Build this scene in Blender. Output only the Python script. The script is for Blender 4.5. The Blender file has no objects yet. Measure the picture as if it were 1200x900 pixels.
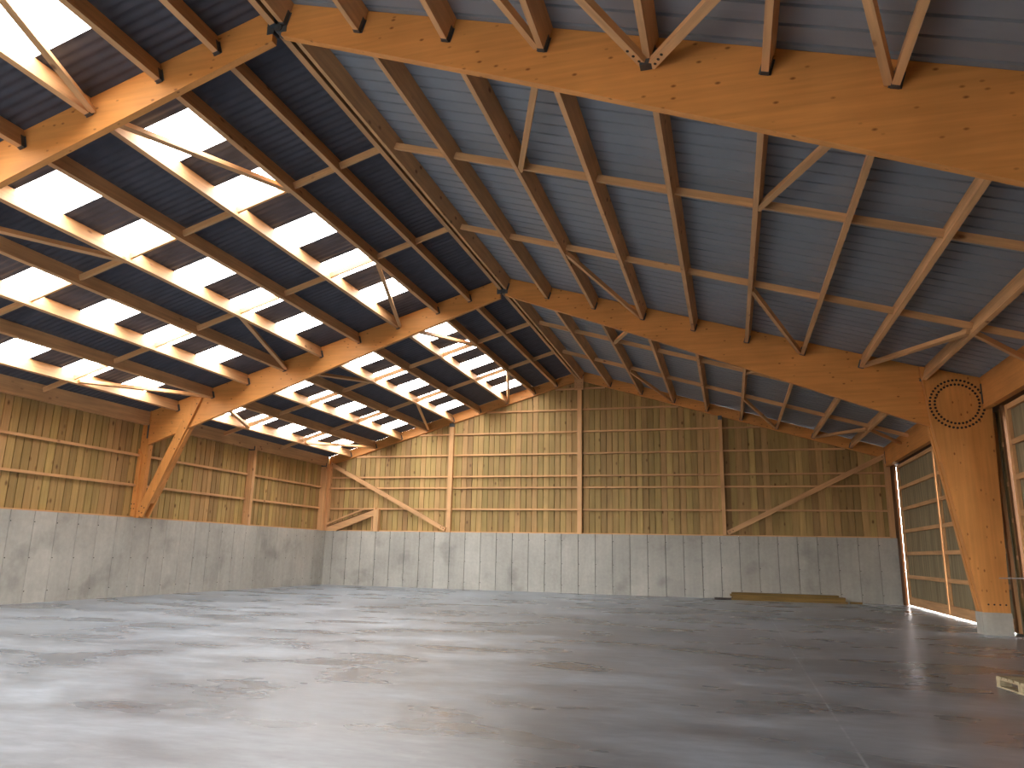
import bpy, bmesh, math, random
from mathutils import Vector, Matrix
random.seed(7)
SC = bpy.context.scene
COL = SC.collection

# ------------------------------------------------------------------ camera
cam = bpy.data.cameras.new('camera')
cam.sensor_width = 36.0
cam.sensor_fit = 'HORIZONTAL'
cam.lens = 869.54 / 1200 * 36
cam.clip_end = 600
co = bpy.data.objects.new('camera', cam)
COL.objects.link(co)
YAW, PITCH, ROLL = -0.285067, 0.224931, 0.020986
F = Vector((math.sin(YAW) * math.cos(PITCH), math.cos(YAW) * math.cos(PITCH), math.sin(PITCH)))
Rt = Vector((math.cos(YAW), -math.sin(YAW), 0))
Up = Rt.cross(F)
R2 = math.cos(ROLL) * Rt + math.sin(ROLL) * Up
U2 = -math.sin(ROLL) * Rt + math.cos(ROLL) * Up
M = Matrix((R2, U2, -F)).transposed().to_4x4()
M.translation = Vector((6.340, -32.480, 1.599))
co.matrix_world = M
SC.camera = co

# ------------------------------------------------------------------ sky, sun, exposure
W = bpy.data.worlds.new('sky')
SC.world = W
W.use_nodes = True
wn = W.node_tree
wn.nodes.clear()
wo = wn.nodes.new('ShaderNodeOutputWorld')
bg = wn.nodes.new('ShaderNodeBackground')
tcw = wn.nodes.new('ShaderNodeTexCoord')
sepw = wn.nodes.new('ShaderNodeSeparateXYZ')
rw = wn.nodes.new('ShaderNodeValToRGB')
rw.color_ramp.elements[0].position = 0.0
rw.color_ramp.elements[0].color = (1.0, 0.99, 0.965, 1)
rw.color_ramp.elements[1].position = 1.0
rw.color_ramp.elements[1].color = (0.98, 0.985, 1.0, 1)
wn.links.new(tcw.outputs['Generated'], sepw.inputs[0])
wn.links.new(sepw.outputs['Z'], rw.inputs[0])
wn.links.new(rw.outputs[0], bg.inputs[0])
bg.inputs[1].default_value = 17.0
wn.links.new(bg.outputs[0], wo.inputs[0])

sun = bpy.data.lights.new('sun', 'SUN')
sun.energy = 8.0
sun.angle = math.radians(0.6)
sun.color = (1.0, 0.93, 0.8)
so = bpy.data.objects.new('sun', sun)
COL.objects.link(so)
d = Vector((-0.5, -0.86, -math.tan(math.radians(8))))
so.rotation_euler = d.to_track_quat('-Z', 'Y').to_euler()
so.location = (40, 0, 12)

SC.view_settings.view_transform = 'Standard'
SC.view_settings.look = 'None'
SC.view_settings.gamma = 1
SC.view_settings.use_curve_mapping = False
SC.view_settings.exposure = 0.65
SC.render.film_transparent = False
cy = SC.cycles
cy.max_bounces = 10
cy.diffuse_bounces = 6
cy.glossy_bounces = 3
cy.transmission_bounces = 6
cy.transparent_max_bounces = 8
cy.caustics_reflective = False
cy.caustics_refractive = False
cy.sample_clamp_indirect = 12.0
cy.use_denoising = True

# ------------------------------------------------------------------ dimensions
WL, WR = -12.39, 12.52          # inner faces of the long walls
H = 2.5                         # concrete wall height
YF, YB = -36.0, 0.0             # front of the hall, back wall
FR = [-36.0, -24.0, -12.0]      # near faces of the three glulam frames
SR, SL = 0.3038, 0.2997
AR, AL = math.atan(SR), math.atan(SL)
def zbR(x): return 9.463 - SR * x      # underside of right purlins
def zbL(x): return 9.454 + SL * x      # underside of left purlins (x negative)
def zdR(x): return 9.863 - SR * x      # underside of right sheets
def zdL(x): return 9.830 + SL * x
def zd(x): return zdR(x) if x > 0 else zdL(x)

# ------------------------------------------------------------------ materials
def new_mat(name):
    m = bpy.data.materials.new(name)
    m.use_nodes = True
    nt = m.node_tree
    return m, nt, nt.nodes, nt.links, nt.nodes['Principled BSDF']

def wood(name, base, axis, vary=0.25, rough=0.6, knots=0.0, grain=0.25, hue=0.0, kscale=2.6):
    m, nt, N, L, B = new_mat(name)
    tc = N.new('ShaderNodeTexCoord')
    oi = N.new('ShaderNodeObjectInfo')
    off = N.new('ShaderNodeVectorMath'); off.operation = 'SCALE'
    cmb = N.new('ShaderNodeCombineXYZ')
    for i in range(3):
        L.new(oi.outputs['Random'], cmb.inputs[i])
    L.new(cmb.outputs[0], off.inputs[0]); off.inputs['Scale'].default_value = 61.0
    add = N.new('ShaderNodeVectorMath'); add.operation = 'ADD'
    L.new(tc.outputs['Object'], add.inputs[0]); L.new(off.outputs[0], add.inputs[1])
    mp = N.new('ShaderNodeMapping')
    s = [14.0, 14.0, 14.0]; s[axis] = 0.8
    mp.inputs['Scale'].default_value = s
    L.new(add.outputs[0], mp.inputs[0])
    n1 = N.new('ShaderNodeTexNoise'); n1.inputs['Scale'].default_value = 1.0; n1.inputs['Detail'].default_value = 4
    L.new(mp.outputs[0], n1.inputs['Vector'])
    n2 = N.new('ShaderNodeTexNoise'); n2.inputs['Scale'].default_value = 0.9; n2.inputs['Detail'].default_value = 3
    L.new(add.outputs[0], n2.inputs['Vector'])
    # value multiplier
    m1 = N.new('ShaderNodeMapRange'); m1.inputs[1].default_value = 0.3; m1.inputs[2].default_value = 0.7
    m1.inputs[3].default_value = 1 - grain; m1.inputs[4].default_value = 1 + grain
    L.new(n1.outputs['Fac'], m1.inputs[0])
    m2 = N.new('ShaderNodeMapRange'); m2.inputs[1].default_value = 0.3; m2.inputs[2].default_value = 0.7
    m2.inputs[3].default_value = 0.9; m2.inputs[4].default_value = 1.1
    L.new(n2.outputs['Fac'], m2.inputs[0])
    m3 = N.new('ShaderNodeMapRange')
    m3.inputs[3].default_value = 1 - vary; m3.inputs[4].default_value = 1 + vary
    L.new(oi.outputs['Random'], m3.inputs[0])
    a = N.new('ShaderNodeMath'); a.operation = 'MULTIPLY'
    L.new(m1.outputs[0], a.inputs[0]); L.new(m2.outputs[0], a.inputs[1])
    b = N.new('ShaderNodeMath'); b.operation = 'MULTIPLY'
    L.new(a.outputs[0], b.inputs[0]); L.new(m3.outputs[0], b.inputs[1])
    hs = N.new('ShaderNodeHueSaturation')
    hs.inputs['Color'].default_value = (*base, 1)
    L.new(b.outputs[0], hs.inputs['Value'])
    if hue:
        mh = N.new('ShaderNodeMapRange')
        mh.inputs[3].default_value = 0.5 - hue; mh.inputs[4].default_value = 0.5 + hue
        wn2 = N.new('ShaderNodeMath'); wn2.operation = 'MULTIPLY'; wn2.inputs[1].default_value = 37.7
        fr = N.new('ShaderNodeMath'); fr.operation = 'FRACT'
        L.new(oi.outputs['Random'], wn2.inputs[0]); L.new(wn2.outputs[0], fr.inputs[0]); L.new(fr.outputs[0], mh.inputs[0])
        L.new(mh.outputs[0], hs.inputs['Hue'])
    out = hs.outputs['Color']
    if knots:
        v = N.new('ShaderNodeTexVoronoi'); v.inputs['Scale'].default_value = kscale
        mp2 = N.new('ShaderNodeMapping'); sk = [1.6, 1.6, 1.6]; sk[axis] = 0.9
        mp2.inputs['Scale'].default_value = sk
        L.new(add.outputs[0], mp2.inputs[0]); L.new(mp2.outputs[0], v.inputs['Vector'])
        lt = N.new('ShaderNodeMapRange'); lt.inputs[1].default_value = 0.07; lt.inputs[2].default_value = 0.20
        lt.inputs[3].default_value = 1; lt.inputs[4].default_value = 0
        L.new(v.outputs['Distance'], lt.inputs[0])
        sx = N.new('ShaderNodeSeparateColor'); L.new(v.outputs['Color'], sx.inputs[0])
        gt = N.new('ShaderNodeMath'); gt.operation = 'GREATER_THAN'; gt.inputs[1].default_value = 1 - knots
        L.new(sx.outputs[0], gt.inputs[0])
        mm = N.new('ShaderNodeMath'); mm.operation = 'MULTIPLY'
        L.new(lt.outputs[0], mm.inputs[0]); L.new(gt.outputs[0], mm.inputs[1])
        mm2 = N.new('ShaderNodeMath'); mm2.operation = 'MULTIPLY'; mm2.inputs[1].default_value = 0.75
        L.new(mm.outputs[0], mm2.inputs[0])
        mx = N.new('ShaderNodeMix'); mx.data_type = 'RGBA'
        L.new(mm2.outputs[0], mx.inputs['Factor']); L.new(out, mx.inputs['A'])
        mx.inputs['B'].default_value = (base[0] * 0.2, base[1] * 0.1, base[2] * 0.1, 1)
        out = mx.outputs['Result']
    L.new(out, B.inputs['Base Color'])
    B.inputs['Roughness'].default_value = rough
    B.inputs['Specular IOR Level'].default_value = 0.25
    bp = N.new('ShaderNodeBump'); bp.inputs['Strength'].default_value = 0.15; bp.inputs['Distance'].default_value = 0.004
    L.new(n1.outputs['Fac'], bp.inputs['Height']); L.new(bp.outputs[0], B.inputs['Normal'])
    return m

def plain(name, col, rough=0.6, metal=0.0, noise=0.15, scale=6.0, spec=0.4):
    m, nt, N, L, B = new_mat(name)
    tc = N.new('ShaderNodeTexCoord')
    n = N.new('ShaderNodeTexNoise'); n.inputs['Scale'].default_value = scale; n.inputs['Detail'].default_value = 4
    L.new(tc.outputs['Object'], n.inputs['Vector'])
    mr = N.new('ShaderNodeMapRange'); mr.inputs[1].default_value = 0.3; mr.inputs[2].default_value = 0.7
    mr.inputs[3].default_value = 1 - noise; mr.inputs[4].default_value = 1 + noise
    L.new(n.outputs['Fac'], mr.inputs[0])
    hs = N.new('ShaderNodeHueSaturation'); hs.inputs['Color'].default_value = (*col, 1)
    L.new(mr.outputs[0], hs.inputs['Value']); L.new(hs.outputs[0], B.inputs['Base Color'])
    B.inputs['Roughness'].default_value = rough; B.inputs['Metallic'].default_value = metal
    B.inputs['Specular IOR Level'].default_value = spec
    return m

GLU_X = wood('glulam_along_rafter', (0.62, 0.275, 0.08), 0, vary=0.03, knots=0.55, grain=0.10, rough=0.5, kscale=5.0)
GLU_Z = wood('glulam_upright', (0.62, 0.275, 0.08), 2, vary=0.03, knots=0.55, grain=0.10, rough=0.5, kscale=5.0)
GLU_Y = wood('glulam_along_hall', (0.60, 0.265, 0.078), 1, vary=0.05, knots=0.25, grain=0.10, rough=0.5)
SPR_Y = wood('spruce_along_hall', (0.60, 0.345, 0.165), 1, vary=0.10, knots=0.2, grain=0.14)
SPR_X = wood('spruce_across_hall', (0.60, 0.345, 0.165), 0, vary=0.10, knots=0.2, grain=0.14)
SPR_Z = wood('spruce_upright', (0.62, 0.36, 0.17), 2, vary=0.08, knots=0.2, grain=0.12)
BRD = wood('treated_pine_board', (0.375, 0.25, 0.10), 2, vary=0.24, knots=0.4, grain=0.13, hue=0.012, rough=0.7, kscale=2.2)
DBRD = wood('grey_green_door_board', (0.26, 0.215, 0.13), 2, vary=0.12, grain=0.22, rough=0.75)
LUM = wood('green_treated_lumber', (0.21, 0.13, 0.035), 0, vary=0.15, grain=0.2)
PALW = wood('pallet_wood', (0.33, 0.27, 0.17), 0, vary=0.15, grain=0.25)
DARKW = wood('dark_brown_post', (0.12, 0.055, 0.022), 2, vary=0.05, grain=0.15)
STEEL = plain('galvanised_hanger', (0.10, 0.11, 0.12), 0.45, 0.6)
BLACK = plain('dark_bolt_head', (0.03, 0.022, 0.018), 0.6, 0.2)
ZINC = plain('zinc_rod', (0.45, 0.46, 0.47), 0.35, 0.8)
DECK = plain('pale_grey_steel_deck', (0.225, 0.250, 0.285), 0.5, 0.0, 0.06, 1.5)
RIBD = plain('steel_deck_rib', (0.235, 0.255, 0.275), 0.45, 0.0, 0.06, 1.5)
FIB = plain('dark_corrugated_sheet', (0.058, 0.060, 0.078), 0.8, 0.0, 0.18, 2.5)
GROUND = plain('outdoor_gravel', (0.32, 0.30, 0.27), 0.9, 0.0, 0.3, 1.0)

def concrete(name, base):
    m, nt, N, L, B = new_mat(name)
    tc = N.new('ShaderNodeTexCoord'); oi = N.new('ShaderNodeObjectInfo'); geo = N.new('ShaderNodeNewGeometry')
    n1 = N.new('ShaderNodeTexNoise'); n1.inputs['Scale'].default_value = 0.55; n1.inputs['Detail'].default_value = 6; n1.inputs['Roughness'].default_value = 0.6
    n2 = N.new('ShaderNodeTexNoise'); n2.inputs['Scale'].default_value = 9; n2.inputs['Detail'].default_value = 5
    L.new(geo.outputs['Position'], n1.inputs['Vector']); L.new(geo.outputs['Position'], n2.inputs['Vector'])
    mp = N.new('ShaderNodeMapping'); mp.inputs['Scale'].default_value = (5, 5, 0.5)
    L.new(geo.outputs['Position'], mp.inputs[0])
    n3 = N.new('ShaderNodeTexNoise'); n3.inputs['Scale'].default_value = 1; n3.inputs['Detail'].default_value = 4
    L.new(mp.outputs[0], n3.inputs['Vector'])
    def mr(src, a, b, lo=0.3, hi=0.7):
        x = N.new('ShaderNodeMapRange'); x.inputs[1].default_value = lo; x.inputs[2].default_value = hi
        x.inputs[3].default_value = a; x.inputs[4].default_value = b
        L.new(src, x.inputs[0]); return x.outputs[0]
    def mul(a, b):
        x = N.new('ShaderNodeMath'); x.operation = 'MULTIPLY'; L.new(a, x.inputs[0]); L.new(b, x.inputs[1]); return x.outputs[0]
    v = mul(mul(mr(n1.outputs['Fac'], 0.82, 1.12), mr(n2.outputs['Fac'], 0.94, 1.06)),
            mul(mr(n3.outputs['Fac'], 0.93, 1.05), mr(oi.outputs['Random'], 0.93, 1.06, 0, 1)))
    # sparse damp stains
    n4 = N.new('ShaderNodeTexNoise'); n4.inputs['Scale'].default_value = 0.9; n4.inputs['Detail'].default_value = 7
    L.new(geo.outputs['Position'], n4.inputs['Vector'])
    v = mul(v, mr(n4.outputs['Fac'], 1.0, 0.72, 0.56, 0.72))
    hs = N.new('ShaderNodeHueSaturation'); hs.inputs['Color'].default_value = (*base, 1)
    L.new(v, hs.inputs['Value']); L.new(hs.outputs[0], B.inputs['Base Color'])
    B.inputs['Roughness'].default_value = 0.75
    bp = N.new('ShaderNodeBump'); bp.inputs['Strength'].default_value = 0.2; bp.inputs['Distance'].default_value = 0.004
    L.new(n2.outputs['Fac'], bp.inputs['Height']); L.new(bp.outputs[0], B.inputs['Normal'])
    return m
CONC = concrete('cast_concrete', (0.405, 0.393, 0.352))
CONCJ = plain('joint_mortar', (0.16, 0.155, 0.15), 0.9)

def floor_mat():
    m, nt, N, L, B = new_mat('polished_concrete_floor')
    geo = N.new('ShaderNodeNewGeometry')
    def noise(scale, det=5, rough=0.55, stretch=None, dist=0.0):
        n = N.new('ShaderNodeTexNoise'); n.inputs['Scale'].default_value = scale
        n.inputs['Detail'].default_value = det; n.inputs['Roughness'].default_value = rough
        n.inputs['Distortion'].default_value = dist
        if stretch:
            mp = N.new('ShaderNodeMapping'); mp.inputs['Scale'].default_value = stretch
            L.new(geo.outputs['Position'], mp.inputs[0]); L.new(mp.outputs[0], n.inputs['Vector'])
        else:
            L.new(geo.outputs['Position'], n.inputs['Vector'])
        return n.outputs['Fac']
    def mr(src, a, b, lo=0.3, hi=0.7):
        x = N.new('ShaderNodeMapRange'); x.inputs[1].default_value = lo; x.inputs[2].default_value = hi
        x.inputs[3].default_value = a; x.inputs[4].default_value = b
        L.new(src, x.inputs[0]); return x.outputs[0]
    def mul(a, b):
        x = N.new('ShaderNodeMath'); x.operation = 'MULTIPLY'; L.new(a, x.inputs[0]); L.new(b, x.inputs[1]); return x.outputs[0]
    big = noise(0.20, 3, 0.5, (0.8, 1.0, 1))
    mid = noise(0.6, 7, 0.62, (0.5, 1.2, 1))
    fine = noise(4, 6, 0.6, (0.6, 1.4, 1))
    spots = noise(0.8, 3, 0.45, (0.6, 1.1, 1))
    damp = mul(mr(spots, 0.0, 1.0, 0.42, 0.80), mr(mid, 0.5, 1.3, 0.35, 0.6))
    v = mul(mul(mr(big, 0.74, 1.14, 0.32, 0.66), mr(mid, 0.60, 1.34, 0.30, 0.70)), mr(fine, 0.80, 1.18))
    v = mul(v, mr(damp, 1.0, 0.40, 0.0, 1.0))
    hs = N.new('ShaderNodeHueSaturation'); hs.inputs['Color'].default_value = (0.24, 0.272, 0.315, 1)
    L.new(v, hs.inputs['Value'])
    # brownish damp tint
    mx = N.new('ShaderNodeMix'); mx.data_type = 'RGBA'; mx.blend_type = 'MULTIPLY'
    L.new(mr(noise(0.6, 5), 0.0, 0.5, 0.45, 0.75), mx.inputs['Factor'])
    L.new(hs.outputs[0], mx.inputs['A']); mx.inputs['B'].default_value = (0.92, 0.84, 0.76, 1)
    # saw joint with chalky line running down the hall at x = 7.3
    sp = N.new('ShaderNodeSeparateXYZ'); L.new(geo.outputs['Position'], sp.inputs[0])
    sb = N.new('ShaderNodeMath'); sb.operation = 'SUBTRACT'; L.new(sp.outputs['X'], sb.inputs[0]); sb.inputs[1].default_value = 7.31
    ab = N.new('ShaderNodeMath'); ab.operation = 'ABSOLUTE'; L.new(sb.outputs[0], ab.inputs[0])
    ln = mr(ab.outputs[0], 0.35, 0.0, 0.004, 0.018)
    ln = mul(ln, mr(noise(3, 5), 0.0, 1.0, 0.40, 0.55))
    mx2 = N.new('ShaderNodeMix'); mx2.data_type = 'RGBA'
    L.new(ln, mx2.inputs['Factor']); L.new(mx.outputs['Result'], mx2.inputs['A']); mx2.inputs['B'].default_value = (0.6, 0.62, 0.65, 1)
    # chalky scuffs
    sc = noise(2.2, 7, 0.65, (1, 2.0, 1), 0.8)
    mx3 = N.new('ShaderNodeMix'); mx3.data_type = 'RGBA'
    L.new(mr(sc, 0.0, 0.3, 0.55, 0.85), mx3.inputs['Factor']); L.new(mx2.outputs['Result'], mx3.inputs['A'])
    mx3.inputs['B'].default_value = (0.50, 0.53, 0.58, 1)
    L.new(mx3.outputs['Result'], B.inputs['Base Color'])
    L.new(mul(mr(damp, 0.36, 0.22, 0.0, 0.8), mr(mid, 0.8, 1.1)), B.inputs['Roughness'])
    B.inputs['Specular IOR Level'].default_value = 0.55
    bp = N.new('ShaderNodeBump'); bp.inputs['Strength'].default_value = 0.06; bp.inputs['Distance'].default_value = 0.01
    L.new(mid, bp.inputs['Height']); L.new(bp.outputs[0], B.inputs['Normal'])
    return m
FLOOR = floor_mat()

def skylight_mat():
    m, nt, N, L, B = new_mat('emissive_skylight_sheet')
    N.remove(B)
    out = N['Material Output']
    # emission stands in for the daylight coming through the opal sheet
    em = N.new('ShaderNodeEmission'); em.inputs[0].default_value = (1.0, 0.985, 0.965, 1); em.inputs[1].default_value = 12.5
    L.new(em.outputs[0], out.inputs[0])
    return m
SKY = skylight_mat()

# ------------------------------------------------------------------ helpers
def link(name, me, parent=None, loc=(0, 0, 0), rot=(0, 0, 0)):
    o = bpy.data.objects.new(name, me)
    COL.objects.link(o)
    o.location = loc
    o.rotation_euler = rot
    if parent is not None:
        o.parent = parent
    return o

def mesh(name, verts, faces, m):
    me = bpy.data.meshes.new(name)
    me.from_pydata([tuple(v) for v in verts], [], faces)
    me.validate()
    bm = bmesh.new(); bm.from_mesh(me)
    bmesh.ops.recalc_face_normals(bm, faces=bm.faces)
    bm.to_mesh(me); bm.free()
    me.materials.append(m)
    return me

BF = [(0, 3, 2, 1), (4, 5, 6, 7), (0, 1, 5, 4), (1, 2, 6, 5), (2, 3, 7, 6), (3, 0, 4, 7)]
def boxv(x0, x1, y0, y1, z0, z1):
    return [(x0, y0, z0), (x1, y0, z0), (x1, y1, z0), (x0, y1, z0), (x0, y0, z1), (x1, y0, z1), (x1, y1, z1), (x0, y1, z1)]

class MB:
    def __init__(s): s.v = []; s.f = []
    def box(s, x0, x1, y0, y1, z0, z1):
        n = len(s.v); s.v += boxv(x0, x1, y0, y1, z0, z1); s.f += [tuple(n + i for i in f) for f in BF]; return s
    def prism(s, poly, a0, a1, axis='y'):
        """extrude a 2-D polygon; axis y: poly is (x,z); axis x: poly is (y,z); axis z: poly is (x,y)"""
        n = len(s.v); k = len(poly)
        for a in (a0, a1):
            for p in poly:
                s.v.append({'y': (p[0], a, p[1]), 'x': (a, p[0], p[1]), 'z': (p[0], p[1], a)}[axis])
        s.f.append(tuple(n + i for i in range(k))[::-1]); s.f.append(tuple(n + k + i for i in range(k)))
        for i in range(k):
            j = (i + 1) % k
            s.f.append((n + i, n + j, n + k + j, n + k + i))
        return s
    def beam(s, p0, p1, w, h, up=(0, 0, 1)):
        """bar from p0 to p1, w wide and h deep, p0-p1 being its centre line"""
        p0, p1 = Vector(p0), Vector(p1); dd = (p1 - p0).normalized(); up = Vector(up)
        sd = dd.cross(up).normalized(); u = sd.cross(dd).normalized(); n = len(s.v)
        for p in (p0, p1):
            for a, b in ((-1, -1), (1, -1), (1, 1), (-1, 1)):
                s.v.append(tuple(p + sd * a * w / 2 + u * b * h / 2))
        s.f += [(n, n + 1, n + 2, n + 3), (n + 7, n + 6, n + 5, n + 4)] + [(n + i, n + 4 + i, n + 4 + (i + 1) % 4, n + (i + 1) % 4) for i in range(4)]
        return s
    def disc(s, c, r, ax, t, k=8):
        """short cylinder centred c, axis vector ax, thickness t"""
        c = Vector(c); ax = Vector(ax).normalized()
        a = ax.orthogonal().normalized(); b = ax.cross(a); n = len(s.v)
        for q in (-t / 2, t / 2):
            for i in range(k):
                an = 2 * math.pi * i / k
                s.v.append(tuple(c + ax * q + a * r * math.cos(an) + b * r * math.sin(an)))
        s.f.append(tuple(n + i for i in range(k))); s.f.append(tuple(n + k + i for i in range(k))[::-1])
        for i in range(k):
            j = (i + 1) % k; s.f.append((n + i, n + j, n + k + j, n + k + i))
        return s
    def mesh(s, name, m): return mesh(name, s.v, s.f, m)
    def obj(s, name, m, parent=None, loc=(0, 0, 0), rot=(0, 0, 0)): return link(name, s.mesh(name, m), parent, loc, rot)

def tag(o, label, cat, group=None):
    o['label'] = label; o['category'] = cat
    if group: o['group'] = group
    return o
def struct(name, label, loc=(0, 0, 0), cat='wall'):
    o = bpy.data.objects.new(name, None); COL.objects.link(o); o.location = loc
    o.empty_display_size = 0.2
    o['kind'] = 'structure'; o['label'] = label; o['category'] = cat
    return o
def thing(name, label, cat, loc=(0, 0, 0), rot=(0, 0, 0), group=None):
    o = bpy.data.objects.new(name, None); COL.objects.link(o); o.location = loc; o.rotation_euler = rot
    o.empty_display_size = 0.2
    return tag(o, label, cat, group)

# ------------------------------------------------------------------ floor and ground
fl = MB().box(-12.75, 12.9, -36.2, 0.35, -0.2, 0.0).obj('floor', FLOOR)
fl['kind'] = 'structure'; fl['label'] = 'glossy blotchy grey concrete slab across the whole barn'; fl['category'] = 'floor'
gd = MB().box(-120, 120, -150, 120, -0.45, -0.2).obj('ground', GROUND)
gd['kind'] = 'structure'; gd['label'] = 'gravel yard outside around the barn'; gd['category'] = 'ground'

# ------------------------------------------------------------------ walls
PW = 0.745
def concrete_wall(root, along, inner, outward, a0, a1, phase):
    """cast panels between formwork joints; along = 'x' or 'y'"""
    g = 0.005
    js = []
    k = math.ceil((a0 - phase) / PW)
    while phase + k * PW < a1 - 0.02:
        js.append(phase + k * PW); k += 1
    js = [a0] + [j for j in js if j > a0 + 0.02] + [a1]
    cache = {}
    for p, q in zip(js[:-1], js[1:]):
        w = q - p
        key = round(w, 3)
        if key not in cache:
            b = MB()
            pr = 0.0
            t = 0.30 * outward
            c = 0.010
            # chamfered joint edges so that each joint reads as a recessed line
            poly = [(g, 0.02 * outward), (c + g, 0), (w - c - g, 0), (w - g, 0.02 * outward), (w - g, t), (g, t)]
            if along == 'x':
                b.prism(poly, 0, H, 'z')
            else:
                b.prism([(y, x) for x, y in poly], 0, H, 'z')
            cache[key] = b.mesh('panel', CONC)
        dd = random.uniform(-0.003, 0.003)
        loc = (p, inner + dd, 0) if along == 'x' else (inner + dd, p, 0)
        link('panel', cache[key], root, loc)
    core = MB()
    if along == 'x': core.box(a0, a1, *sorted((inner + 0.03 * outward, inner + 0.28 * outward)), 0.01, H - 0.01)
    else: core.box(*sorted((inner + 0.03 * outward, inner + 0.28 * outward)), a0, a1, 0.01, H - 0.01)
    core.obj('wall_core', CONCJ, root)
    # tie holes on the joints
    th = MB()
    for j in js[1:-1]:
        for z in (0.32, 1.22, 2.2):
            if random.random() < 0.8:
                c = (j + 0.03, inner - 0.001 * outward, z) if along == 'x' else (inner - 0.001 * outward, j + 0.03, z)
                th.disc(c, 0.017, (0, 1, 0) if along == 'x' else (1, 0, 0), 0.008, 8)
    o = th.obj('tie_hole', BLACK, root); o['kind'] = 'stuff'

wb = struct('wall_back', 'back gable wall, grey concrete base under vertical pine boards')
wl = struct('wall_left', 'long side wall under the skylights, concrete base with vertical boards above')
concrete_wall(wb, 'x', 0.0, 1, WL, WR + 0.06, 4.44 - PW * 40)
concrete_wall(wl, 'y', WL, -1, YF, 0.30, -0.25 - PW * 60)

def board_profile(w):
    """front face narrower than the rebated tongue behind it -> shadow line between boards"""
    g = 0.016
    return [(g, 0), (w - g, 0), (w - g, 0.034), (w + 0.006, 0.034), (w + 0.006, 0.044), (-0.005, 0.044), (-0.005, 0.034), (g, 0.034)]
BW = 0.262
def boards(root, along, face, outward, a0, a1, z0, ztop, name='board', m=BRD, bw=BW):
    x = a0; cache = {}
    while x < a1 - 0.02:
        w = min(bw, a1 - x)
        zt0, zt1 = ztop(x), ztop(x + w)
        prof = board_profile(w)
        pts = [(px, py * outward) for px, py in prof]
        k = len(pts)
        key = (round(w, 3), round(zt0, 3), round(zt1, 3))
        if key not in cache:
            vs = []
            for lvl in (0, 1):
                for px, py in pts:
                    z = 0 if lvl == 0 else (zt0 + (zt1 - zt0) * max(0, min(1, px / w))) - z0
                    vs.append((px, py, z) if along == 'x' else (py, px, z))
            fs = [tuple(range(k))[::-1], tuple(range(k, 2 * k))] + [(i, (i + 1) % k, k + (i + 1) % k, k + i) for i in range(k)]
            cache[key] = mesh(name, vs, fs, m)
        j = random.choice((0, 0, 0.004, 0.009)) * outward
        link(name, cache[key], root, (x, face + j, z0) if along == 'x' else (face + j, x, z0))
        x += bw

BY = 0.262        # front face of gable boards
boards(wb, 'x', BY, 1, WL - 0.3, 12.75, H, lambda x: zd(x) - 0.02)
LX = WL - 0.30    # front face of left-wall boards
boards(wl, 'y', LX, -1, YF, 0.26, H, lambda y: 5.97)
wf = struct('wall_front', 'boarded front wall behind the viewer, with an added opening for light')
boards(wf, 'x', YF - 0.02, -1, WL - 0.3, -8.0, 0.0, lambda x: zd(x) - 0.02)
boards(wf, 'x', YF - 0.02, -1, -8.0, 3.0, 3.5, lambda x: zd(x) - 0.02)  # unseen opening left below, added and sized to light the near frame
boards(wf, 'x', YF - 0.02, -1, 3.0, 12.75, 0.0, lambda x: zd(x) - 0.02)
# sill plates
MB().box(WL - 0.1, WR + 0.02, 0.13, 0.262, H, H + 0.05).obj('sill', SPR_X, wb)
MB().box(LX, LX + 0.16, YF, 0.12, H, H + 0.05).obj('sill', SPR_Y, wl)
# gable rails, cut at the posts
POST_X = [(-12.55, -12.36), (-6.23, -6.02), (-0.09, 0.11), (6.04, 6.19), (12.36, 12.56)]
def xlim(z):
    return -(9.40 - z) / SL + 0.05, (9.41 - z) / SR - 0.05
for z in (3.56, 4.54, 5.06, 6.06, 7.05, 8.06, 9.04):
    lo, hi = xlim(z)
    for (a, b), (c, dd) in zip(POST_X[:-1], POST_X[1:]):
        x0, x1 = max(b, lo), min(c, hi)
        if x1 - x0 < 0.15: continue
        MB().box(0, x1 - x0, 0, 0.085, -0.035, 0.035).obj('rail', SPR_X, wb, (x0, BY - 0.085, z))
# left wall rails between posts
LPOST = [-36.0, -30.0, -24.0, -18.0, -12.0, -6.05, -0.2]
for z in (3.57, 4.57):
    for a, b in zip(LPOST[:-1], LPOST[1:]):
        MB().box(0, 0.085, 0.1, b - a - 0.1, -0.04, 0.04).obj('rail', SPR_Y, wl, (LX, a, z))

# gable posts
def zgr(x):  # underside of the gable rafter
    return (zbR(x) if x > 0 else zbL(x)) - 0.06
GW = 'posts of the back gable wall'
gp = [('far corner post of the back wall beside the long concrete side wall', 0), ('gable post between the left brace foot and the centre post', 1),
      ('central gable post under the ridge with a bolted plate at its head', 2), ('gable post at the foot of the brace above the plank pile', 3),
      ('gable corner post beside the sliding doors', 4)]
for lab, i in gp:
    x0, x1 = POST_X[i]
    zt = zgr((x0 + x1) / 2) if i != 2 else 9.2
    if i in (0, 4): zt = 5.66
    t = thing('wall_post', lab, 'post', ((x0 + x1) / 2, 0.07, H), group=GW)
    w = (x1 - x0) / 2
    MB().box(-w, w, 0, 0.185, 0, zt - H).obj('post', SPR_Z, t)
    if i in (1, 3):
        MB().box(-w - 0.01, w + 0.01, -0.005, 0.1, zt - H - 0.16, zt - H + 0.02).obj('head_plate', STEEL, t)
    if i == 2:
        MB().box(-0.22, 0.2, -0.06, -0.001, 6.44, 7.08).obj('ridge_plate', SPR_X, t)
        for a in (-0.13, 0.1):
            for b in (6.56, 6.76, 6.96): MB().disc((a, -0.062, b), 0.014, (0, 1, 0), 0.012).obj('bolt', BLACK, t)
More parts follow.
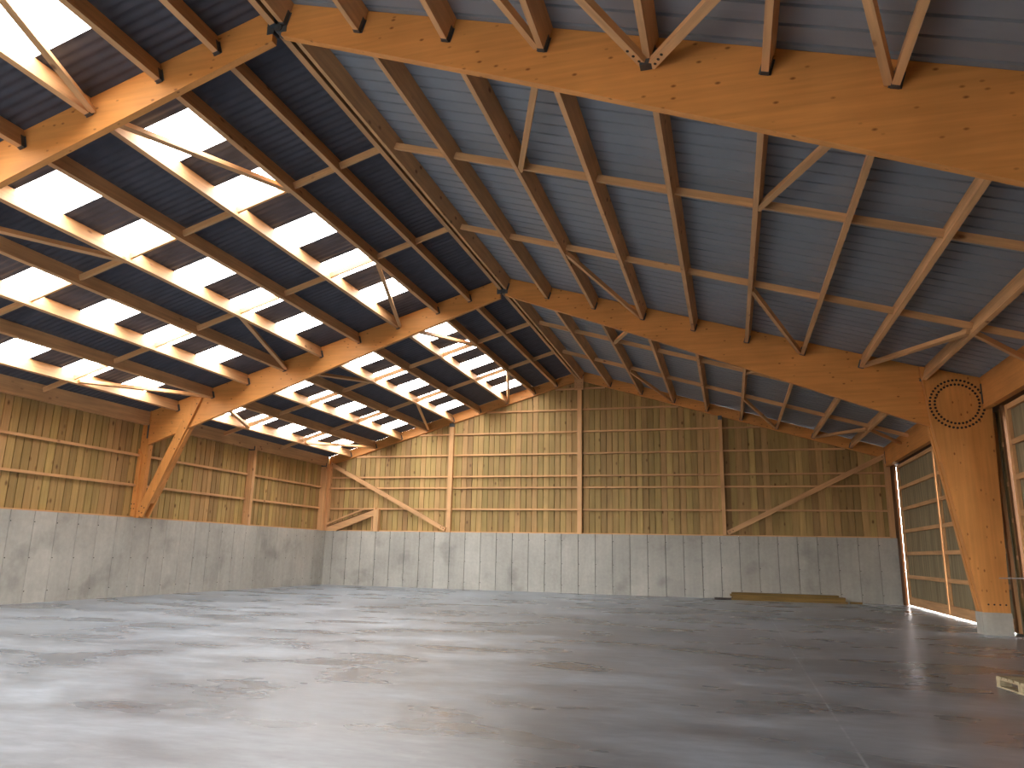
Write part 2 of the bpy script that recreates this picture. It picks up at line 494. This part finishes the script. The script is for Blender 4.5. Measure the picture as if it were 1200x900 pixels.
# left wall posts
for i, (y, lab) in enumerate([(-6.05, 'side wall post halfway between the middle frame and the back corner'), (-0.23, 'side wall post standing in the back corner'),
               (-18.0, 'side wall post between the near and middle frames, out at the picture edge'), (-30.0, 'side wall post beside the camera bay')]):
    t = thing('wall_post', lab, 'post', (LX, y, H), group='posts of the long side wall')
    MB().box(0, 0.29, -0.07, 0.1, 0, 3.25).obj('post', SPR_Z, t)
    MB().box(0.0, 0.292, -0.074, -0.06, 3.05, 3.22).obj('bracket', STEEL, t)

# gable wall braces
def bar_thing(name, label, cat, p0, p1, w, h, m, group=None, up=(0, 0, 1), bolts=None, bolt_ax=None):
    """local X runs along the bar"""
    p0, p1 = Vector(p0), Vector(p1); dd = p1 - p0; L_ = dd.length; dn = dd.normalized()
    sd = Vector(up).cross(dn).normalized(); u = dn.cross(sd).normalized()
    mt = Matrix((dn, sd, u)).transposed().to_4x4(); mt.translation = p0
    o = MB().box(0, L_, -w / 2, w / 2, -h / 2, h / 2).obj(name, m)
    o.matrix_world = mt
    tag(o, label, cat, group)
    return o, L_
for p0, p1, lab, sgn in (((-12.36, 0.02, 5.72), (-6.24, 0.02, 2.62), 'long diagonal brace on the back wall, falling from the far corner', 1),
                    ((12.40, 0.02, 5.72), (6.24, 0.02, 2.62), 'long diagonal brace on the back wall, rising to the sliding door corner', -1)):
    o, L_ = bar_thing('wall_brace', lab, 'brace', p0, p1, 0.07, 0.19, SPR_X, 'gable wall braces')
    for xx in (L_ - 0.1, L_ - 0.24, 0.12):
        b = MB().disc((xx, -0.037 * sgn, 0.0), 0.02, (0, 1, 0), 0.02).obj('bolt', BLACK, o)

# sloping frame in the far corner above the concrete
t = thing('sloping_frame', 'small sloping timber frame on the concrete in the far back corner', 'frame', (-12.3, 0.0, H))
MB().prism([(-0.08, 0.28), (-0.08, 0.35), (1.85, 1.06), (2.5, 1.09), (2.5, 1.03), (1.9, 1.0)], -0.02, 0.1).obj('top_rail', SPR_X, t)
MB().prism([(-0.02, 0.17), (0.0, 0.24), (2.3, 1.02), (2.48, 1.02)], 0.06, 0.12).obj('dark_gap_strip', DARKW, t)  # dark strip filling the gap between the rails, in place of its shade
MB().prism([(0.02, 0.0), (0.0, 0.17), (2.42, 0.99), (2.42, 0.72), (0.62, 0.06), (0.5, 0.0)], -0.03, 0.1).obj('bottom_rail', SPR_X, t)
MB().box(2.42, 2.68, -0.04, 0.16, 0, 1.03).obj('end_post', SPR_Z, t)
MB().box(2.30, 2.36, 0.02, 0.1, 0.0, 0.70).obj('inner_stud', SPR_Z, t)

# ------------------------------------------------------------------ roof sheets
rl = struct('roof_left', 'left roof slope of dark corrugated sheets with rows of bright skylights', cat='roof')
rr = struct('roof_right', 'right roof slope of pale grey ribbed steel sheets', cat='roof')
def wave_mesh(name, l, m, amp=0.011, waves=6, seg=8, w=1.05, t=0.007):
    """corrugated sheet: local Y across the waves, local X up the slope from 0 to l; crests above z = 0"""
    n = waves * seg; vs = []; fs = []
    for x in (0, l):
        for s in (0, t):
            for i in range(n + 1):
                z = amp * (1 - math.cos(2 * math.pi * i / seg)) + s
                vs.append((x, w * i / n, z))
    r = n + 1
    for i in range(n):
        fs.append((i, i + 1, 2 * r + i + 1, 2 * r + i))
        if t: fs.append((r + i, 3 * r + i, 3 * r + i + 1, r + i + 1))
    me = bpy.data.meshes.new(name); me.from_pydata(vs, [], fs)
    for p in me.polygons: p.use_smooth = True
    me.materials.append(m); return me
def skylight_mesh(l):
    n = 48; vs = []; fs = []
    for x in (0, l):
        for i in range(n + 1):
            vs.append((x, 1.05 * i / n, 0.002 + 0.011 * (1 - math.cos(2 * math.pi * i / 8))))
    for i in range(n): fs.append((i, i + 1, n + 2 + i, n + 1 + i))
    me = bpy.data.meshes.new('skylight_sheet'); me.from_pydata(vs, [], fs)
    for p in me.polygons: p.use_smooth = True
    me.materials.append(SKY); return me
cl = math.cos(AL)
QX = [0.08] + [0.735 + 1.3205 * i for i in range(9)]   # right-bottom corners of the left purlins (distance from ridge)
QX = [0.075, 1.06] + [0.781 + 1.3205 * i for i in range(1, 9)]   # centre lines
PX = [0.075, 1.37] + [1.37 + 1.4017 * i for i in range(1, 8)]
# purlin tops shift up-slope by depth*sin(angle) away from their undersides
sh = 0.36 * math.sin(AL)
eL = 13.15
SKYROWS = [(2, 3), (4, 5), (6, 7), (8, 9)]
skys = {0, 2, 4, 6, 8, 12, 14, 16, 18, 20, 23, 25, 27, 29, 31}
def Lloc(dist, y):   # a point of the left deck plane at horizontal distance dist from the ridge
    return (-dist, y, 9.830 - SL * dist + 0.002)
wcache = {}
def sheet_piece(d0, d1, y, kind):
    l = (d1 - d0) / cl
    key = (kind, round(l, 3))
    if key not in wcache:
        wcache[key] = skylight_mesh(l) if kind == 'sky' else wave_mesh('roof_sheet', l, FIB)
    # local X points up-slope: rotate about Y so +X goes to +x and up
    link('skylight_sheet' if kind == 'sky' else 'roof_sheet', wcache[key], rl, Lloc(d1, y), (0, -AL, 0))
for k in range(34):
    y = -0.9 - 1.05 * (k + 1)
    if k in skys:
        last = 0.03
        for a, b in SKYROWS:
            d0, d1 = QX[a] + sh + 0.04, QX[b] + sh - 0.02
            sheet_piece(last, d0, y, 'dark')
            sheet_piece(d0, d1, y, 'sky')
            last = d1
        sheet_piece(last, eL, y, 'dark')
    else:
        sheet_piece(0.03, eL, y, 'dark')
sheet_piece(0.03, eL, -0.9, 'dark')
o = None

def deck_mesh(l):
    """ribbed steel sheet, 1 m cover with three ribs; local X down the slope, local Y along the hall"""
    prof = [(0, 0)]
    for r in range(3):
        c = 0.1667 + 0.3333 * r
        prof += [(c - 0.027, 0.0), (c - 0.018, 0.055), (c + 0.018, 0.055), (c + 0.027, 0.0)]
    prof += [(1.0, 0)]
    n = len(prof); vs = []; fs = []
    for x in (0, l):
        for py, pz in prof: vs.append((x, py, pz))
    for x in (0, l):
        for py, pz in prof: vs.append((x, py, pz + 0.012 if pz < 0.01 else pz + 0.012))
    for i in range(n - 1):
        fs.append((i, n + i, n + i + 1, i + 1)); fs.append((2 * n + i, 2 * n + i + 1, 3 * n + i + 1, 3 * n + i))
    me = bpy.data.meshes.new('roof_sheet'); me.from_pydata(vs, [], fs); me.materials.append(DECK); return me
dm = deck_mesh(13.15 / math.cos(AR))
for k in range(37):
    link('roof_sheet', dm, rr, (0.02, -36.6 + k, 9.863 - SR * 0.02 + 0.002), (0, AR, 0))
MB().prism([(-0.45, 9.80), (0, 9.94), (0.45, 9.80), (0.45, 9.82), (0, 9.97), (-0.45, 9.82)], -36.4, 0.3).obj('ridge_cap', FIB, rl)
# unseen board above the right deck keeps the daylight out of the joints
MB().prism([(0.0, 9.93), (13.1, 9.93 - SR * 13.1), (13.1, 9.99 - SR * 13.1), (0.0, 9.99)], -36.5, 0.3).obj('roof_board', DARKW, rr)

# ------------------------------------------------------------------ glulam frames
FT = 0.12
FN = {-36.0: 'frame behind the viewer', -24.0: 'near frame', -12.0: 'middle frame'}
def hanger_mesh(w, h):
    b = MB(); t = 0.006
    b.box(-w / 2 - t, -w / 2, 0, 0.07, -t, h); b.box(w / 2, w / 2 + t, 0, 0.07, -t, h); b.box(-w / 2, w / 2, 0, 0.07, -t, 0)
    b.box(-w / 2 - 0.03, -w / 2 - t, 0.064, 0.07, 0, h); b.box(w / 2 + t, w / 2 + 0.03, 0.064, 0.07, 0, h)
    return b.mesh('hanger', STEEL)
for Y in FR:
    n = FN[Y]
    t = thing('glulam_rafter', f'deep orange glulam rafter of the {n}, right of the ridge', 'rafter', (0, Y, 0), group='glulam rafters')
    poly = [(0.05, 9.27), (0.05, 9.83), (11.0, zdR(11.0) - 0.012), (12.5, zdR(12.5) - 0.012), (12.5, 5.2), (11.25, 4.9), (7.5, 6.40), (3.8, 7.855)]
    poly = [(0.05, 9.27), (0.05, 9.84), (12.42, zdR(12.42) - 0.008), (12.30, 4.93), (11.21, 4.93), (7.5, 6.405), (3.8, 7.855)]
    MB().prism(poly, 0, FT).obj('rafter', GLU_X, t)
    MB().box(0.03, 0.14, -0.012, FT + 0.012, 9.32, 9.72).obj('hinge_plate', STEEL, t)
    t = thing('glulam_rafter', f'deep glulam rafter of the {n}, left of the ridge under the skylights', 'rafter', (0, Y, 0), group='glulam rafters')
    poly = [(-0.10, 9.20), (-0.10, zdL(-0.1) - 0.008), (-12.425, zdL(-12.425) - 0.008), (-12.425, 4.94), (-5.0, 7.505)]
    MB().prism(poly, 0, FT).obj('rafter', GLU_X, t)
    MB().box(-0.20, -0.08, -0.012, FT + 0.012, 9.32, 9.66).obj('hinge_plate', STEEL, t)
    MB().disc((0, 0.06, 9.40), 0.07, (0, 1, 0), 0.18, 12).obj('hinge_pin', STEEL, t)
    # right column
    t = thing('glulam_column', f'tapered orange glulam column of the {n} on a concrete plinth' if Y != -36 else 'tapered glulam column beside the barn mouth, behind the viewer', 'column', (0, Y, 0), group='tapered columns')
    leaf = [(11.89, 0.50), (12.46, 0.50), (12.60, 5.2), (12.62, zdR(12.62) - 0.01), (11.12, zdR(11.12) - 0.06), (11.26, 4.88)]
    MB().prism(leaf, -0.20, -0.004).obj('leaf', GLU_Z, t)
    MB().prism(leaf, FT + 0.004, FT + 0.20).obj('leaf', GLU_Z, t)
    core = [(11.90, 0.50), (12.45, 0.50), (12.58, 4.90), (11.27, 4.90)]
    MB().prism(core, -0.003, FT + 0.003).obj('core', GLU_Z, t)
    MB().prism([(11.87, -0.0), (12.48, 0.0), (12.48, 0.5), (11.87, 0.5)], -0.21, FT + 0.21).obj('plinth', CONC, t)
    MB().box(11.90, 12.45, -0.19, FT + 0.19, 0.495, 0.505).obj('base_plate', STEEL, t)
    cx, cz = 11.85, 5.43
    dw = MB()
    for r, k in ((0.60, 42), (0.49, 36)):
        for i in range(k):
            a = 2 * math.pi * i / k
            dw.disc((cx + r * math.cos(a), -0.203, cz + r * math.sin(a)), 0.030, (0, 1, 0), 0.012, 8)
    oo = dw.obj('dowel_ring', BLACK, t); oo['kind'] = 'stuff'
    MB().box(12.53, 12.66, -0.27, -0.202, 5.35, 5.85).obj('knee_bracket', ZINC, t)
    for i in range(4):
        MB().disc((12.02 + 0.12 * i, -0.205, 0.68), 0.02, (0, 1, 0), 0.02, 8).obj('bolt', BLACK, t)
    # left post and strut standing on the concrete wall
    t = thing('glulam_post', f'short glulam post on the concrete side wall under the {n}', 'post', (0, Y, 0), group='short glulam posts')
    MB().prism([(-12.80, H), (-12.40, H), (-12.34, 4.93), (-12.43, 4.93), (-12.43, zdL(-12.43) - 0.01), (-12.80, zdL(-12.80) - 0.01)], -0.02, FT + 0.02).obj('core', GLU_Z, t)
    MB().prism([(-12.74, H), (-12.52, H), (-12.56, 4.6), (-12.70, 4.8)], -0.09, -0.021).obj('side_plank', GLU_Z, t)
    MB().box(-12.50, -12.435, -0.026, FT + 0.026, 5.15, 5.65).obj('knee_bracket', STEEL, t)
    for a, b in ((-12.68, 2.8), (-12.58, 2.8), (-12.68, 2.95), (-12.58, 2.95)):
        MB().disc((a, -0.095, b), 0.018, (0, 1, 0), 0.02).obj('bolt', BLACK, t)
    t = thing('glulam_strut', f'slanting glulam strut from concrete wall to left rafter of the {n}', 'strut', (0, Y, 0), group='glulam struts')
    p0, p1 = Vector((-12.33, 0, 2.58)), Vector((-10.50, 0, 6.62))
    dd = (p1 - p0).normalized(); nn = Vector((dd.z, 0, -dd.x)); hw = 0.155
    A = [p0 - nn * hw, p0 + nn * hw, p1 + nn * hw - dd * 0.02, p1 - nn * hw - dd * 0.35]
    leaf = [(v.x, v.z) for v in A]
    MB().prism(leaf, -0.10, -0.024).obj('leaf', GLU_Z, t)
    MB().prism(leaf, FT + 0.024, FT + 0.10).obj('leaf', GLU_Z, t)
    q1 = p0 + dd * 2.62; q2 = p0 + dd * 3.35
    pb = p0 + dd * 0.5
    MB().prism([((pb - nn * (hw - .01)).x, (pb - nn * (hw - .01)).z), ((pb + nn * (hw - .01)).x, (pb + nn * (hw - .01)).z),
                ((q2 + nn * (hw - .01)).x, (q2 + nn * (hw - .01)).z - 0.13), ((q1 - nn * (hw - .01)).x, (q1 - nn * (hw - .01)).z)], -0.022, FT + 0.022).obj('core', GLU_Z, t)
    for s_ in (0.35, 0.75, 1.25, 1.65, 2.0):
        pt = p1 - dd * s_ + nn * 0.09
        MB().disc((pt.x, -0.103, pt.z), 0.02, (0, 1, 0), 0.012).obj('bolt', BLACK, t)
    for s_ in (0.12, 0.3):
        for e in (-.06, .06):
            pt = p0 + dd * s_ + nn * e
            MB().disc((pt.x, -0.103, pt.z), 0.02, (0, 1, 0), 0.012).obj('bolt', BLACK, t)

# gable rafters
for sgn in (-1, 1):
    t = thing('gable_rafter', 'slim rafter along the top of the back wall, ' + ('right of the ridge' if sgn > 0 else 'left of the ridge under the skylights'), 'rafter', (0, 0.12, 0), group='gable rafters')
    e = 12.5
    z = (zbR, zdR) if sgn > 0 else (zbL, zdL)
    poly = [(0.02 * sgn, z[0](0) - 0.06), (0.02 * sgn, z[1](0) - 0.01), (e * sgn, z[1](e * sgn) - 0.01), (e * sgn, z[0](e * sgn) - 0.06)]
    MB().prism(poly, 0, 0.12).obj('rafter', GLU_X, t)

# ------------------------------------------------------------------ purlins with their blocking
ORD = ['first', 'second', 'third', 'fourth', 'fifth', 'sixth', 'seventh', 'eighth', 'ninth']
BAYS = [(-36.0, 'behind the near frame, overhead'), (-24.0, 'between near and middle frames'), (-12.0, 'between middle frame and back wall')]
BAYS[0] = (-36.0, 'in the bay nearest the viewer')
BLK = (3.85, 7.75)
HM = hanger_mesh(0.09, 0.22)
def purlin_set(side):
    right = side > 0
    ang = AR if right else -AL
    dep = 0.383 if right else 0.360
    xs = PX if right else QX
    pm = None
    c = math.cos(ang)
    for (y0, bn) in BAYS:
        ya = y0 + FT + 0.003
        yb = y0 + 12.0 if y0 < -13 else 0.12
        ln = yb - ya - 0.003
        pm = MB().box(-0.045, 0.045, 0, ln, 0, dep - 0.004).mesh('purlin', SPR_Y)
        for i, x in enumerate(xs):
            if i == 0:
                lab = f"{'right' if right else 'left'} one of the paired ridge purlins, {bn}"
            else:
                lab = f"{ORD[i-1]} purlin from the ridge, {'grey ribbed' if right else 'skylight'} slope, {bn}"
            X = x if right else -x
            Z = zbR(X) if right else zbL(X)
            t = thing('purlin', lab, 'purlin', (X, ya, Z), (0, ang, 0), group=f"{'right' if right else 'left'} slope purlins")
            link('beam', pm, t)
            link('hanger', HM, t, (0, ln - 0.072, 0.0))
            link('hanger', HM, t, (0, 0.072, 0.0), (0, 0, math.pi))
            nx = xs[i + 1] if i + 1 < len(xs) else (12.41 if right else 12.40)
            gap = (nx - x) / c
            a, b = (0.047, gap - 0.047) if right else (-gap + 0.047, -0.047)
            for by in BLK:
                yy = y0 + by - ya
                MB().box(a, b, -0.03, 0.03, 0.10, 0.235).obj('blocking', SPR_X, t, (0, yy, 0))
purlin_set(1)
purlin_set(-1)

# eave beams
eb = [(-36.0, 'nearest the viewer'), (-24.0, 'between near and middle frames'), (-12.0, 'between middle frame and back wall')]
for y0, bn in eb:
    ya, yb = y0 + FT + 0.2, (y0 + 12.0 - 0.2 if y0 < -13 else 0.05)
    t = thing('eave_beam', f'deep orange eave beam above the sliding doors, {bn}', 'beam', (12.40, ya, 5.28), group='right eave beams')
    MB().prism([(0, 0), (0.16, 0), (0.16, 0.72), (0, 0.785)], 0, yb - ya).obj('beam', GLU_Y, t)
    for e in (0.02, yb - ya - 0.1):
        MB().box(-0.012, -0.001, e, e + 0.08, 0.12, 0.62).obj('bracket', STEEL, t)
    for yy in (4.0, 7.6):
        for k in (0, 1):
            for e in (-.06, .06):
                MB().disc((-0.006, yy + e, 0.25 + 0.12 * k), 0.016, (1, 0, 0), 0.014).obj('bolt', BLACK, t)
    t = thing('wall_plate', f'timber plate along the top of the long side wall, {bn}', 'beam', (-12.52, y0 + FT, 5.60), group='left wall plates')
    MB().prism([(-0.08, 0), (0.08, 0), (0.08, 0.46), (-0.08, 0.415)], 0.02, 12.0 - FT - 0.04).obj('plate', SPR_Y, t)

# ------------------------------------------------------------------ roof braces
def off(p, sx, up=0.07):
    x, y = p
    z = (zbR(x) if sx > 0 else zbL(x)) + up
    n = Vector((math.sin(AR), 0, math.cos(AR))) if sx > 0 else Vector((-math.sin(AL), 0, math.cos(AL)))
    return Vector((x, y, z)), n
def roof_brace(label, side, p, q, w=0.10, h=0.10, up=0.07, bolts=False):
    a, n = off(p, side, up); b, _ = off(q, side, up)
    o, L_ = bar_thing('roof_brace', label, 'brace', a, b, w, h, SPR_X, 'roof braces', up=n)
    if bolts:
        for i in range(3):
            MB().disc((L_ - 0.12 - 0.11 * i, (0.012 * (i - 1)), -h / 2), 0.02, (0, 0, 1), 0.016).obj('bolt', BLACK, o)
    return o
bayname = {-36.0: 'nearest bay', -24.0: 'middle bay', -12.0: 'farthest bay'}
e = 0.05
for y0 in FR:
    bn = bayname[y0]
    yn, yf = y0 + FT, (y0 + 12 if y0 < -13 else 0.12)
    y1, y2 = y0 + BLK[0] - 0.05, y0 + BLK[1] + 0.1
    for i, j in ((2, 3), (5, 6), (8, 7)):
        s = 1 if j > i else -1
        nm = f"{ORD[i-1]} and {ORD[j-1]}"
        for (ya, yb, wh) in ((y1, yn + 0.02, 'near end'), (y2, yf - 0.02, 'far end')):
            roof_brace(f'diagonal brace between {nm} purlins, grey slope, {wh} of {bn}', 1, (PX[i] + e * s, ya), (PX[j] - e * s, yb))
    roof_brace(f'diagonal brace from eighth purlin to the eave beam, far end of {bn}', 1, (PX[8] + e, y2), (12.39, yf - 3.2))
    roof_brace(f'diagonal brace from eighth purlin to the eave beam, near end of {bn}', 1, (PX[8] + e, y1), (12.39, yn + 3.0 - 1.6))
    for i, j in ((2, 3), (5, 6), (9, 8)):
        s = 1 if j > i else -1
        nm = f"{ORD[i-1]} and {ORD[j-1]}"
        for (ya, yb, wh) in ((y1, yn + 0.02, 'near end'), (y2, yf - 0.02, 'far end')):
            roof_brace(f'diagonal brace between {nm} purlins, skylight slope, {wh} of {bn}', -1, (-QX[i] - e * s, ya), (-QX[j] + e * s, yb))
roof_brace('bolted brace overhead meeting the fourth purlin from its ridge side', 1, (PX[3] + 0.02, -26.55), (PX[4] - 0.03, -24.03), 0.12, 0.10, -0.03, True)
roof_brace('bolted brace overhead meeting the fourth purlin from its eave side', 1, (PX[5] - 0.02, -26.2), (PX[4] + 0.05, -24.03), 0.12, 0.10, -0.03, True)
b = MB().box(PX[4] - 0.09, PX[4] + 0.06, -24.12, -24.0, zbR(PX[4]) - 0.10, zbR(PX[4]) - 0.02).obj('brace_shoe', STEEL)
tag(b, 'dark steel shoe where two bolted braces meet on the near rafter', 'bracket')

# ------------------------------------------------------------------ right side: sliding doors
DX = 12.66
def door(name, label, y0, y1, z0=0.035, z1=5.24):
    r = struct(name, label, (DX, y0, 0), 'door')
    L_ = y1 - y0
    # frame
    MB().box(0, 0.08, 0, 0.14, z0, z1).obj('stile', SPR_Z, r)
    MB().box(0, 0.08, 0, 0.14, z0, z1).obj('stile', SPR_Z, r, (0, L_ - 0.14, 0))
    zs = [5.18, 4.35, 3.55, 2.73, 1.91, 1.07]
    for z in zs:
        MB().box(0, 0.07, 0.14, L_ - 0.14, -0.06, 0.06).obj('rail', SPR_Y, r, (0.005, 0, z))
    MB().box(0, 0.07, 0.14, L_ - 0.14, 0, 0.30).obj('bottom_rail', SPR_Y, r, (0.005, 0, z0))
    # boards outside
    y = 0.0; bw = 0.145
    cache = {}
    while y < L_ - 0.01:
        w = min(bw, L_ - y); k = round(w, 3)
        if k not in cache: cache[k] = MB().box(0, 0.02, -0.003, w + 0.003, z0 + 0.01, z1).mesh('board', DBRD)
        link('board', cache[k], r, (0.082 + random.choice((0, 0.004)), y, 0))
        y += bw
    return r
door('door_1', 'sliding door leaf nearest the back gable corner', -6.10, -0.56)
door('door_2', 'sliding door leaf just beyond the tapered column', -11.9, -6.16)
door('door_3', 'sliding door leaf at the picture edge, near side of the tapered column', -18.2, -12.82)
door('door_4', 'sliding door leaf further out of the picture, near side', -23.98, -18.205)
wr = struct('wall_right', 'right side wall around the sliding doors', (0, 0, 0))
boards(wr, 'y', 12.80, 1, -12.72, -11.2, 0.0, lambda y: 5.3, m=BRD)
for z in (0.9, 1.75, 2.6, 3.45, 4.4):
    MB().box(12.71, 12.80, -12.62, -12.2, z - 0.05, z + 0.05).obj('rail', SPR_Y, wr)
MB().box(12.64, 12.80, -12.70, -12.55, 0.0, 5.28).obj('jamb', DARKW, wr)
MB().box(12.57, 12.664, -0.50, -0.355, 0.0, 5.28).obj('jamb', DARKW, wr)
MB().box(12.56, 12.95, -36, 0.3, 5.30, 5.60).obj('lintel', DARKW, wr)
MB().box(12.83, 12.95, -36, 0.3, 5.02, 5.85).obj('lintel', DARKW, wr)  # unseen outer piece, brought down to block the sky above the doors
boards(wr, 'y', 12.80, 1, -36.0, -24.0, 0.0, lambda y: 5.3, m=BRD)
MB().box(12.59, 12.66, -0.36, 0.35, 0.0, 5.3).obj('corner_board', DARKW, wr)
rod = MB().beam((12.30, -12.24, 1.28), (12.62, -12.95, 1.30), 0.025, 0.025).obj('latch_rod', ZINC)
tag(rod, 'thin grey metal bar sticking out beside the tapered column', 'rod')

# ------------------------------------------------------------------ plank pile and pallet
bear = [(5.62, 'dark bearer under the planks, end pointing along the wall to the left')]
b = MB().box(0, 0.7, 0, 0.10, 0, 0.07).obj('timber_bearer', BLACK, None, (5.62, -0.66, 0.0)); tag(b, 'dark offcut poking out left of the plank pile', 'timber')
b = MB().box(0, 0.42, 0, 0.12, 0, 0.07).obj('timber_offcut', LUM, None, (10.62, -0.66, 0.0)); tag(b, 'short brown offcut poking out right of the plank pile', 'timber')
lays = [(0.0, 4.25, 6.28, 3), (0.072, 4.1, 6.30, 3), (0.144, 4.2, 6.26, 3), (0.216, 3.95, 6.25, 2)]
lay_n = ['bottom layer', 'second layer', 'third layer', 'top layer']
pos3 = ['front', 'middle', 'back']
for li, (z, L_, x0, n) in enumerate(lays):
    for j in range(n):
        dx = random.uniform(-0.05, 0.05)
        me = MB().box(0, L_, 0, 0.205, 0, 0.066).mesh('plank', LUM)
        yy = -0.80 + 0.232 * j + (0.12 if n == 2 else 0)
        p = link('plank', me, None, (x0 + dx, yy, z + 0.001), (0, 0, random.uniform(-0.002, 0.002)))
        nm = pos3[j] if n == 3 else ('front', 'back')[j]
        tag(p, f'long brown treated plank, {nm} one of the {lay_n[li]} of the floor pile', 'plank', 'planks piled by the back wall')

pt = thing('pallet', 'weathered wooden pallet lying on the floor at the picture edge', 'pallet', (9.68, -20.50, 0), (0, 0, math.radians(9)))
for i, y in enumerate((-0.06, -0.60, -1.14)):
    for x in (0.0, 0.43, 0.86):
        MB().box(0, 0.14, -0.05, 0.05, 0.02, 0.10).obj('block', PALW, pt, (x, y, 0))
for x in (0.0, 0.43, 0.86):
    MB().box(0, 0.14, -1.2, 0.0, 0, 0.02).obj('bottom_board', PALW, pt, (x, 0, 0))
    MB().box(0, 0.14, -1.2, 0.0, 0.10, 0.12).obj('cross_board', PALW, pt, (x, 0, 0))
for i in range(8):
    MB().box(0, 1.0, -0.115, 0, 0.12, 0.142).obj('top_board', PALW, pt, (0, -0.02 - i * 0.151 * 0.985, 0))
bl = MB().box(0, 0.5, 0, 0.09, 0, 0.06).obj('wood_block', SPR_X, None, (10.22, -20.42, 0.143), (0, 0, math.radians(-20)))
tag(bl, 'pale timber offcut lying on top of the pallet', 'timber')
